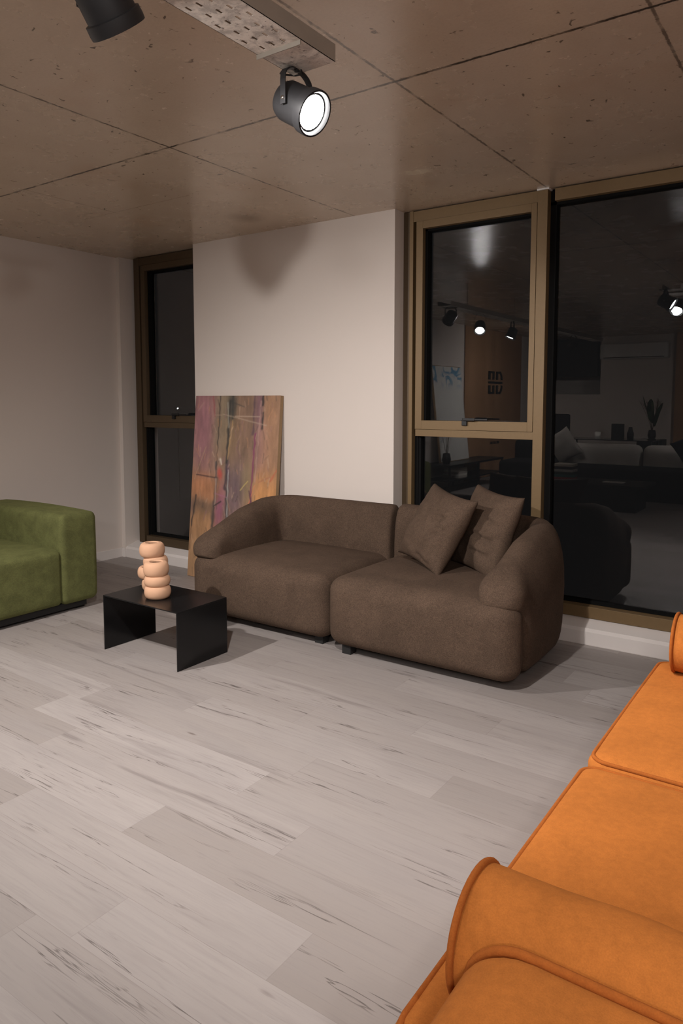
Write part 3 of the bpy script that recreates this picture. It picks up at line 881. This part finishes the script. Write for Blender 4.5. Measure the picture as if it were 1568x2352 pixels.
def orange_sofa():
    t = thing('orange_sofa', 'burnt orange velvet sofa with piped cushions filling the right foreground', 'sofa', (0.0, 1.8, 0))
    XF, XB = -0.524, 0.36
    def puff(amt):
        def f(p, s):
            k = max(0, (1 - s[0] ** 2)) ** 0.6 * max(0, (1 - s[1] ** 2)) ** 0.6
            p.z += amt * k * max(0, s[2])
            return p
        return f
    for (y0, y1, nm) in ((0.845, 1.832, 0), (1.846, 2.735, 1)):
        c = loc(t, obj('seat_cushion', rbox(XF, XB, y0, y1, 0.285, 0.472, (0.05, 0.05, 0.026), 20, puff(0.020)), M_ORANGE, t))
        for z in (0.4645, 0.2925):
            bm = bmesh.new()
            tube(bm, rrect(XF + 0.012, XB - 0.012, y0 + 0.012, y1 - 0.012, 0.042, z, 6), 0.0058, 8, closed=True)
            p = obj('piping', bm, M_PIPE, c)
    loc(t, obj('base', rbox(XF + 0.03, 0.62, 0.62, 2.95, 0.10, 0.290, 0.03, 10), M_ORANGE, t))
    loc(t, obj('backrest', rbox(0.34, 0.64, 0.62, 2.95, 0.12, 0.76, 0.09, 12), M_ORANGE, t))
    # arms with piped edge
    def arm(y0, y1, yin, sgn):
        def lean(p, s):
            k = (p.z - 0.1) / 0.55
            p.y += 0.025 * sgn * k
            # rounded fall of the top towards the front
            return p
        a = loc(t, obj('arm', rbox(-0.406, 0.62, y0, y1, 0.10, 0.664, (0.10, 0.05, 0.085), 20, None), M_ORANGE, t))
        bm = bmesh.new()
        pts = []
        for k in range(14): pts.append((0.58 - (0.58 + 0.318) * k / 13, yin, 0.649))
        for k in range(1, 9):
            b = PI / 2 * k / 8
            pts.append((-0.318 - 0.090 * math.sin(b), yin, 0.649 - 0.082 * (1 - math.cos(b))))
        for k in range(1, 12): pts.append((-0.408, yin, 0.567 - 0.40 * k / 11))
        tube(bm, pts, 0.0075, 8)
        obj('piping', bm, M_PIPE, a)
    arm(0.56, 0.908, 0.896, 1)
    arm(2.745, 3.06, 2.757, -1)
    # leg blocks
    for x in (-0.40, 0.52):
        for y in (0.70, 2.88):
            loc(t, obj('leg', bxm((x - 0.03, x + 0.03, y - 0.03, y + 0.03, 0, 0.11)), M_RUBBER, t, smooth=False))
orange_sofa()

def bolster(label, y, z, x0, x1, r):
    t = thing('bolster', label, 'cushion', (x0, y, z), 0, 'round bolsters on the orange sofa')
    bm = bmesh.new()
    L = x1 - x0
    prof = [(0.001, -0.012), (r * 0.5, -0.010), (r * 0.9, -0.003), (r * 0.985, 0.002)]
    K = 30
    for k in range(K + 1):
        s = k / K
        prof.append((r * (1.0 + 0.05 * math.sin(PI * s)), 0.004 + (L - 0.008) * s))
    prof += [(r * 0.985, L - 0.002), (r * 0.9, L + 0.003), (0.001, L + 0.01)]
    M = Matrix.Rotation(PI / 2, 4, 'Y')
    lathe(bm, prof, 48, M, cap=False)
    for v in bm.verts:
        n = mnoise.noise(v.co * 9) * 0.004
        v.co += Vector((0, v.co.y, v.co.z)).normalized() * n if (v.co.y ** 2 + v.co.z ** 2) > 1e-5 else Vector((0, 0, 0))
    obj('cover', bm, M_ORANGE, t)
    for xx in (0.0, L):
        bm = bmesh.new()
        tube(bm, [(xx, (r + 0.001) * math.cos(2 * PI * k / 40), (r + 0.001) * math.sin(2 * PI * k / 40)) for k in range(40)], 0.0058, 8, closed=True)
        obj('piping', bm, M_PIPE, t)
bolster('round orange velvet bolster with piped end lying against the near arm', 0.995, 0.577, -0.438, 0.30, 0.096)
bolster('round orange velvet bolster at the window end, cut by the right edge', 2.622, 0.577, -0.444, 0.30, 0.096)

# ------------------------------------------------------------------ cable trays and spotlights
def tray(label, x0, x1, ya, yb, z):
    """perforated galvanised tray, flanges up, hung from rods; slots are real holes"""
    t = thing('cable_tray', label, 'cable tray', ((x0 + x1) / 2, yb, z))
    bm = bmesh.new()
    # slot pattern: columns across, rows along
    cols = [x0] + [x0 + 0.016 + 0.018 * (k // 2) + 0.007 * (k % 2) for k in range(14)] + [x1]
    ys = []
    y = yb - 0.02
    ys.append(yb)
    while y > ya + 0.1:
        ys += [y, y - 0.022]
        y -= 0.050
    ys.append(ya)
    V = {}
    def v(i, j):
        if (i, j) not in V: V[(i, j)] = bm.verts.new((cols[i], ys[j], z))
        return V[(i, j)]
    for j in range(len(ys) - 1):
        slot_row = j % 2 == 1
        for i in range(len(cols) - 1):
            hole = slot_row and i % 2 == 1 and ys[j] < yb - 0.17 and ((j // 2 + i // 2) % 2 == 0) and j < 60
            if not hole: bm.faces.new((v(i, j), v(i + 1, j), v(i + 1, j + 1), v(i, j + 1)))
    e_ = bmesh.ops.extrude_face_region(bm, geom=bm.faces[:])
    for v_ in [g_ for g_ in e_['geom'] if isinstance(g_, bmesh.types.BMVert)]: v_.co.z += 0.0015
    loc(t, obj('tray_bottom', bm, M_GALV, t, smooth=False))
    for a in (x0, x1 - 0.0015):
        loc(t, obj('flange', bxm((a, a + 0.0015, ya, yb, z, z + 0.048), (a - (0.0 if a > x0 else -0.0015), a + (0.010 if a == x0 else 0.0), ya, yb, z + 0.0465, z + 0.048)), M_GALVS, t, smooth=False))
    # joining plate whose cut edge crosses the tray
    y1 = yb - 0.155
    loc(t, obj('joint_plate', bxm((x0 - 0.004, x1 - 0.002, y1 - 0.003, y1, z - 0.012, z + 0.004)), M_GALVS, t, smooth=False))
    k = 0
    y = yb - 0.41
    while y > ya:
        bm = bmesh.new()
        tube(bm, [(x1 - 0.012, y, z - 0.004), (x1 - 0.012, y, H + 0.001)], 0.0035, 8)
        tube(bm, [(x1 - 0.012, y, z + 0.048), (x1 - 0.012, y, z + 0.058)], 0.009, 6)
        loc(t, obj('hanger_rod', bm, M_GALVS, t, smooth=False))
        y -= 1.3
    return t
tray('spattered perforated galvanised cable tray hanging above the middle of the room', -1.388, -1.236, -3.6, 1.735, 2.350)
tray('perforated galvanised cable tray above the left side, seen mirrored in the window', -3.49, -3.34, -3.6, 1.87, 2.345)
tray('perforated galvanised cable tray above the orange sofa', 0.545, 0.695, -3.6, 1.735, 2.350)

def spotlight(label, c, ax, watts, cone, soft):
    c = Vector(c); ax = Vector(ax).normalized()
    t = thing('track_spotlight', label, 'lamp', c, 0, 'black spotlights on the cable trays')
    R_, L = 0.060, 0.128
    q = Vector((0, 0, 1)).rotation_difference(ax).to_matrix().to_4x4()
    M = q
    bm = bmesh.new()
    # local z runs along the beam; body centre slightly behind
    b0, b1 = -L * 0.55, L * 0.42
    lathe(bm, [(0.001, b0 - 0.004), (R_ * 0.55, b0 - 0.003), (R_ * 0.86, b0 + 0.006), (R_ * 0.95, b0 + 0.020), (R_ * 0.96, b1 - 0.026), (R_ * 0.96, b1)], 40, M, cap=False)
    obj('housing', bm, M_LAMPB, t, angle=40)
    bm = bmesh.new()
    lathe(bm, [(R_ * 0.97, b1 - 0.024), (R_ * 1.075, b1 - 0.022), (R_ * 1.09, b1 - 0.004), (R_ * 1.075, b1 + 0.006), (R_ * 0.99, b1 + 0.006), (R_ * 0.90, b1 - 0.003), (R_ * 0.88, b1 - 0.010)], 40, M, cap=False)
    obj('rim', bm, M_LAMPB, t, angle=50)
    bm = bmesh.new()
    lathe(bm, [(0.001, b1 - 0.003), (R_ * 0.4, b1 - 0.004), (R_ * 0.80, b1 - 0.007)], 40, M, cap=False)
    obj('bulb', bm, M_LENS, t)
    bm = bmesh.new()
    lathe(bm, [(R_ * 0.80, b1 - 0.007), (R_ * 0.89, b1 - 0.008)], 40, M, cap=False)
    obj('reflector', bm, plain('grey reflector ring', (0.06, 0.06, 0.065), 0.4, 0.3) if 'grey reflector ring' not in bpy.data.materials else bpy.data.materials['grey reflector ring'], t)
    # yoke
    s = ax.cross(Vector((0, 0, 1)))
    s = s.normalized() if s.length > 1e-3 else Vector((1, 0, 0))
    top = 2.348 - c.z
    pv = ax * (-L * 0.12)
    rr = R_ + 0.005
    fw = Vector((-s.y, s.x, 0)).normalized()
    pts = []
    zz = min(0.055, top * 0.5)
    pts.append(pv + s * rr - Vector((0, 0, 0.016)))
    pts.append(pv + s * rr + Vector((0, 0, zz)))
    for k in range(1, 12):
        a = PI * k / 12
        pts.append(pv + s * (rr * math.cos(a)) + Vector((0, 0, zz + (top - zz - 0.004) * math.sin(a) ** 0.8)))
    pts.append(pv - s * rr + Vector((0, 0, zz)))
    pts.append(pv - s * rr - Vector((0, 0, 0.016)))
    bm = bmesh.new()
    prevv = None
    for i, p in enumerate(pts):
        a = pts[max(0, i - 1)]; b = pts[min(len(pts) - 1, i + 1)]
        tg = (b - a).normalized()
        nr = tg.cross(fw).normalized()
        vs = [bm.verts.new(p + fw * 0.009 * e + nr * 0.0016 * g) for e, g in ((-1, -1), (1, -1), (1, 1), (-1, 1))]
        if prevv:
            for k in range(4): bm.faces.new((prevv[k], prevv[(k + 1) % 4], vs[(k + 1) % 4], vs[k]))
        else: bm.faces.new(vs[::-1])
        prevv = vs
    bm.faces.new(prevv)
    yk = obj('yoke', bm, M_LAMPB, t, smooth=False)
    for e in (-1, 1):
        bm = bmesh.new()
        p = pv + s * rr * e
        tube(bm, [p, p + s * 0.005 * e], 0.0055, 12)
        obj('pivot_screw', bm, M_CHROME, yk)
    bm = bmesh.new()
    tube(bm, [pv + Vector((0, 0, top - 0.010)), pv + Vector((0, 0, top + 0.004))], 0.008, 8)
    # loose cable curl feeding the lamp
    cp = [pv + Vector((0, 0, top + 0.0))] + [pv + Vector((0.035 * math.cos(k * 0.9) - 0.02, 0.03 * math.sin(k * 0.9), top - 0.004 - 0.004 * math.sin(k * 1.7))) for k in range(9)]
    tube(bm, cp, 0.0028, 6)
    obj('cable', bm, M_LAMPB, t)
    ld = bpy.data.lights.new('spot_beam', 'SPOT')
    ld.energy = watts; ld.color = LAMP; ld.spot_size = math.radians(cone); ld.spot_blend = 0.9; ld.shadow_soft_size = soft
    lo = bpy.data.objects.new('spot_beam', ld); COL.objects.link(lo)
    lo.parent = t
    lo.location = ax * (b1 + 0.012)
    lo.rotation_euler = ax.to_track_quat('-Z', 'Y').to_euler()
    return t
for sp in SPOTS: spotlight(*sp)

# ------------------------------------------------------------------ the street light beyond the left window
def street():
    t = thing('street_lamp', 'tiny bright street lamp far outside, seen through the left window', 'street lamp', (-63.48, 57.78, -10.35))
    bm = bmesh.new(); tube(bm, [(0, 0, 0), (0, 0, 10.5)], 0.06, 8); obj('pole', bm, M_BLACK, t)
    bm = bmesh.new(); tube(bm, [(0, 0, 10.5), (0.6, -0.6, 10.8)], 0.05, 8); obj('arm', bm, M_BLACK, t)
    bm = bmesh.new(); lathe(bm, [(0.001, 0.03), (0.05, 0.045), (0.07, 0.08), (0.04, 0.11), (0.001, 0.12)], 16, Matrix.Translation((0.6, -0.6, 10.66)), cap=False); obj('lamp_head', bm, M_STREET, t)
street()

# ------------------------------------------------------------------ the rest of the showroom, behind the camera (seen mirrored in the glass)
tag(obj('wood_cladding', bxm((XL + 0.013, XL + 0.030, -4.98, -2.50, 0.03, H - 0.005)), M_WOOD, smooth=False), 'oak board cladding on the left wall behind the camera', 'wall panel')
# emblem on the cladding: two rows of arched strokes split by a bar
def emblem():
    bm = bmesh.new()
    x0, x1 = XL + 0.031, XL + 0.046
    y0, y1, zc = -4.03, -3.42, 1.70          # y1 is the straight edge, y0 the rounded one
    box(bm, x0, x1, y0, y1, zc - 0.018, zc + 0.018)
    for sg in (1, -1):
        for (ya, yb, zz) in ((-3.50, -3.42, 0.20), (-3.67, -3.60, 0.20), (-3.83, -3.76, 0.19)):
            za, zb_ = sorted((zc + sg * 0.05, zc + sg * zz)); box(bm, x0, x1, ya, yb, za, zb_)
        for (ya, yb) in ((-3.67, -3.42), (-3.90, -3.76)):
            za, zb_ = sorted((zc + sg * 0.165, zc + sg * 0.20)); box(bm, x0, x1, ya, yb, za, zb_)
        pts = [(x0 + 0.008, -3.90 - 0.10 * math.sin(a), zc + sg * (0.05 + 0.135 * math.cos(a))) for a in [PI / 2 * k / 6 for k in range(7)]]
        tube(bm, pts, 0.022, 6)
    o = obj('wall_emblem', bm, M_DARK, smooth=False)
    tag(o, 'dark two-row emblem with a rounded side on the oak cladding', 'sign')
    bm = bmesh.new()
    y = -3.50
    rn = random.Random(2)
    for k in range(9):
        box(bm, x0, x1 - 0.008, y - 0.030, y - 0.022, 0.60, 0.645)
        box(bm, x0, x1 - 0.008, y - 0.030, y - 0.004, 0.637 if k % 2 else 0.60, 0.645 if k % 2 else 0.608)
        if k % 3: box(bm, x0, x1 - 0.008, y - 0.012, y - 0.004, 0.60, 0.645)
        y -= 0.048
    tag(obj('wall_lettering', bm, M_DARK, smooth=False), 'small dark lettering low on the oak cladding under the emblem', 'sign')
emblem()
# tall pale canvas leaning on the left wall
def canvas2():
    t = NT('pale blue and white paint')
    o = t.obj()
    n = t.noise(o, 3.2, 5, 0.65, 1.2); n2 = t.noise(o, 12, 4)
    sx = t.n('ShaderNodeSeparateXYZ'); t.l(o, sx.inputs[0])
    blue = t.math('MULTIPLY', t.ramp(n, 0.50, 0.58), t.ramp(sx.outputs[2], 1.1, 1.3))
    col = t.mix(n2, (0.66, 0.66, 0.64), (0.80, 0.78, 0.74))
    col = t.mix(blue, col, (0.14, 0.34, 0.52))
    col = t.mix(t.math('MULTIPLY', t.ramp(n, 0.62, 0.72), 0.6), col, (0.25, 0.33, 0.40))
    t.base(col); t.set(Roughness=0.7)
    th = thing('pale_painting', 'tall white and blue abstract canvas leaning on the left wall behind the camera', 'painting', (XL + 0.17, -1.80, 0.43))
    obj('painted_surface', bxm((0.030, 0.033, -0.49, 0.49, 0.01, 1.49)), t.m, th, smooth=False)
    obj('canvas', bxm((0, 0.030, -0.50, 0.50, 0, 1.50)), M_CANVASIDE, th, smooth=False)
    th.rotation_euler = (0, -math.atan2(0.165, 1.5), 0)
canvas2()
# console rack below that canvas
def rack():
    t = thing('console_rack', 'black metal console rack against the left wall below the pale canvas', 'shelf', (-4.98, -2.0, 0))
    obj('top', bxm((-0.24, 0.22, -1.0, 1.0, 0.40, 0.43)), M_BLACK, t, smooth=False)
    obj('lower_shelf', bxm((-0.22, 0.20, -0.98, 0.98, 0.18, 0.20)), M_BLACK, t, smooth=False)
    for x in (-0.22, 0.20):
        for y in (-0.98, 0.0, 0.98):
            obj('leg', bxm((x - 0.012, x + 0.012, y - 0.012, y + 0.012, 0, 0.40)), M_BLACK, t, smooth=False)
    for k in range(5):
        b = obj('book', bxm((-5.12 + 0.01 * k, -4.84, -1.75, -1.45, 0.2005 + 0.03 * k, 0.2305 + 0.03 * k - 0.001)), M_PAPER if k % 2 else M_GREY, smooth=False)
        tag(b, ['lowest', 'second', 'middle', 'fourth', 'topmost'][k] + ' pale book of the stack on the console rack shelf', 'book', 'books on the console rack')
rack()
def loose_plant(name, label, x, y, z, h, n, leafy, seed):
    t = thing(name, label, 'plant', (x, y, z))
    bm = bmesh.new(); lathe(bm, [(0.001, 0), (0.05, 0), (0.07, 0.06), (0.055, 0.15), (0.045, 0.16)], 20, cap=False); obj('pot', bm, M_DARK, t)
    rn = random.Random(seed)
    bm = bmesh.new()
    for k in range(n):
        a = rn.uniform(0, 2 * PI); s = rn.uniform(0.1, 0.35) * h
        pts = [(0, 0, 0.10), (s * 0.3 * math.cos(a), s * 0.3 * math.sin(a), 0.1 + h * 0.4), (s * math.cos(a), s * math.sin(a), 0.1 + h * rn.uniform(0.75, 1))]
        tube(bm, pts, 0.002, 5)
        for q in range(6):
            f = rn.uniform(0.5, 1); p = Vector(pts[1]).lerp(Vector(pts[2]), f)
            tube(bm, [p, p + Vector((rn.uniform(-.05, .05), rn.uniform(-.05, .05), rn.uniform(.02, .07)))], 0.0015, 4)
    obj('twigs', bm, M_TWIG, t)
    if leafy:
        bm = bmesh.new()
        for k in range(3):
            a = 0.4 + k * 1.2
            c = Vector((0.10 * math.cos(a), 0.10 * math.sin(a), 0.42 + 0.06 * k)); up = Vector((0.35 * math.cos(a), 0.35 * math.sin(a), 1)).normalized(); sd = up.cross(Vector((math.cos(a), math.sin(a), 0))).normalized()
            ring = [bm.verts.new(c + up * 0.22 * math.cos(2 * PI * i / 16) + sd * 0.06 * math.sin(2 * PI * i / 16) + Vector((0.01 * math.cos(4 * PI * i / 16), 0, 0))) for i in range(16)]
            bm.faces.new(ring)
        bmesh.ops.solidify(bm, geom=bm.faces[:], thickness=0.002)
        obj('leaf', bm, M_LEAF, t)
loose_plant('twig_vase', 'dark vase of thin dry twigs on the console rack', -4.95, -1.25, 0.43, 0.55, 12, False, 4)

def back_sofa():
    t = thing('grey_sofa', 'long light grey sofa behind the camera, mirrored in the big window', 'sofa', (-2.6, -2.4, 0))
    obj('seat', rbox(-1.15, 1.35, -0.35, 0.55, 0.06, 0.42, 0.07, 10), M_CHARC, t)
    obj('backrest', rbox(-1.15, 0.09, -0.62, -0.32, 0.06, 0.72, 0.11, 10), M_GREY, t)
    obj('backrest', rbox(0.11, 1.35, -0.62, -0.32, 0.06, 0.72, 0.11, 10), M_GREY, t)
    obj('plinth', bxm((-1.1, 1.3, -0.58, 0.5, 0, 0.07)), M_RUBBER, t, smooth=False)
back_sofa()
def back_pillow(label, x, y, z, yaw, mat, seed):
    o = obj('throw_pillow', pillow_bm(0.48, 0.16, seed, []), mat)
    o.matrix_world = Matrix.Translation((x, y, z)) @ Matrix.Rotation(yaw, 4, 'Z') @ Matrix.Rotation(0.3, 4, 'X') @ Matrix.Rotation(0.5, 4, 'Y')
    tag(o, label, 'pillow', 'pillows on the grey sofa')
back_pillow('navy pillow on the light grey sofa', -1.75, -2.52, 0.68, PI + 0.1, M_NAVY, 3)
back_pillow('light grey pillow at the right end of the grey sofa', -1.35, -2.66, 0.72, PI - 0.2, M_GREY, 8)
back_pillow('light grey pillow at the left end of the grey sofa', -3.62, -2.62, 0.68, PI + 0.2, M_GREY, 12)
# low dark table with book rack and magazine
def low_table():
    t = thing('low_table', 'low black table with a book rack between the grey sofa and the camera', 'table', (-2.75, -1.0, 0))
    obj('tabletop', bxm((-0.75, 0.75, -0.35, 0.35, 0.30, 0.34), bev=0.004), M_DARK, t, smooth=False)
    obj('base', bxm((-0.65, 0.65, -0.28, 0.28, 0, 0.30)), M_DARK, t, smooth=False)
low_table()
for k in range(6):
    c = [(0.35, 0.05, 0.05), (0.05, 0.18, 0.17), (0.04, 0.07, 0.06), (0.5, 0.48, 0.45), (0.04, 0.04, 0.05), (0.55, 0.5, 0.42)][k]
    b = obj('book', bxm((-3.20, -2.94, -1.12, -0.9, 0.3405 + 0.035 * k, 0.3735 + 0.035 * k), bev=0.002), plain('book cover ' + 'abcdef'[k], c, 0.6), smooth=False)
    tag(b, ['white', 'charcoal', 'pale grey', 'near black', 'dark green', 'red'][[5, 4, 3, 2, 1, 0].index(k)] + ' book in the pile on the low black table' if False else ['red', 'teal', 'dark green', 'pale grey', 'near black', 'cream'][k] + ' book in the pile on the low black table', 'book', 'books on the low table')
tag(obj('open_magazine', bxm((-2.55, -2.30, -1.02, -0.88, 0.3405, 0.349)), M_PAPER, smooth=False), 'cream open magazine lying on the low black table', 'magazine')
# desk, chair, dark block, air conditioner, black sheet for the dark opening
def desk():
    t = thing('glass_desk', 'slim glass-topped desk standing behind the grey sofa', 'desk', (-3.2, -3.8, 0))
    obj('tabletop', bxm((-0.7, 0.7, -0.3, 0.3, 0.735, 0.75)), plain('smoked glass top', (0.03, 0.035, 0.04), 0.1), t, smooth=False)
    for x in (-0.66, 0.66):
        for y in (-0.27, 0.27): obj('leg', bxm((x - 0.012, x + 0.012, y - 0.012, y + 0.012, 0, 0.735)), M_BLACK, t, smooth=False)
desk()
tag(obj('picture_frame', bxm((-3.22, -3.02, -3.85, -3.82, 0.7505, 1.0)), M_DARK, smooth=False), 'small dark picture frame standing on the glass desk', 'picture frame')
bm = bmesh.new(); lathe(bm, [(0.001, 0), (0.045, 0), (0.045, 0.11), (0.040, 0.11), (0.040, 0.02), (0.001, 0.02)], 24, cap=False)
o = obj('candle_jar', bm, M_PAPER); o.location = (-3.42, -3.75, 0.7505); tag(o, 'short cream candle jar on the glass desk', 'candle')
bm = bmesh.new(); lathe(bm, [(0.001, 0), (0.05, 0), (0.055, 0.10), (0.03, 0.16), (0.03, 0.2), (0.026, 0.2)], 24, cap=False)
o = obj('bottle_vase', bm, M_DARK); o.location = (-2.9, -3.75, 0.7505); tag(o, 'dark bottle-shaped vase at the end of the glass desk', 'vase')
def office_chair():
    t = thing('office_chair', 'dark office chair at the left end of the glass desk', 'chair', (-4.35, -4.2, 0))
    obj('seat', rbox(-0.25, 0.25, -0.25, 0.25, 0.42, 0.50, 0.035, 8), M_CHARC, t)
    obj('backrest', rbox(-0.24, 0.24, -0.30, -0.22, 0.56, 1.14, 0.035, 8), M_CHARC, t)
    bm = bmesh.new(); tube(bm, [(0, 0, 0.06), (0, 0, 0.43)], 0.025, 12); obj('column', bm, M_BLACK, t)
    bm = bmesh.new()
    for k in range(5):
        a = 2 * PI * k / 5; tube(bm, [(0, 0, 0.08), (0.28 * math.cos(a), 0.28 * math.sin(a), 0.05)], 0.016, 8)
        tube(bm, [(0.28 * math.cos(a), 0.28 * math.sin(a), 0.025), (0.28 * math.cos(a), 0.28 * math.sin(a) + 0.02, 0.025)], 0.025, 10)
    obj('star_base', bm, M_BLACK, t)
    bm = bmesh.new(); tube(bm, [(0, -0.2, 0.46), (0, -0.30, 0.50), (0, -0.28, 0.62)], 0.018, 8); obj('spine', bm, M_BLACK, t)
office_chair()
def ac():
    t = thing('air_conditioner', 'white split air conditioner high on the far wall behind the camera', 'air conditioner', (-3.4, YF + 0.001, 2.17))
    obj('casing', rbox(-0.62, 0.62, 0, 0.22, 0, 0.30, 0.035, 8), M_WHITE, t)
    obj('outlet_flap', bxm((-0.55, 0.55, 0.14, 0.225, 0.02, 0.035)), M_DARK, t, smooth=False)
ac()
tag(obj('opening_dark_sheet', bxm((-5.2, -4.12, YF - 0.18, YF - 0.02, 1.86, 2.56)), M_DARK, smooth=False), 'black sheet standing in for the dark opening high in the far left corner behind the camera', 'panel')  # black sheet painting the darkness of the opening
def ottoman():
    t = thing('black_armchair', 'black block-shaped armchair near the oak cladding', 'armchair', (-4.2, -2.95, 0))
    obj('seat', rbox(-0.45, 0.45, -0.45, 0.45, 0.05, 0.42, 0.06, 8), M_CHARC, t)
    obj('backrest', rbox(-0.45, 0.45, -0.47, -0.22, 0.05, 0.72, 0.07, 8), M_CHARC, t)
    obj('plinth', bxm((-0.4, 0.4, -0.4, 0.4, 0, 0.06)), M_RUBBER, t, smooth=False)
ottoman()
def stand():
    t = thing('plant_stand', 'dark cube plant stand near the far wall behind the camera', 'stand', (-2.75, -4.6, 0))
    obj('body', bxm((-0.2, 0.2, -0.2, 0.2, 0, 0.72), bev=0.004), M_DARK, t, smooth=False)
stand()
loose_plant('leafy_plant', 'dark potted plant with broad leaves and dry sprays on the cube stand', -2.75, -4.6, 0.7205, 0.62, 18, True, 9)
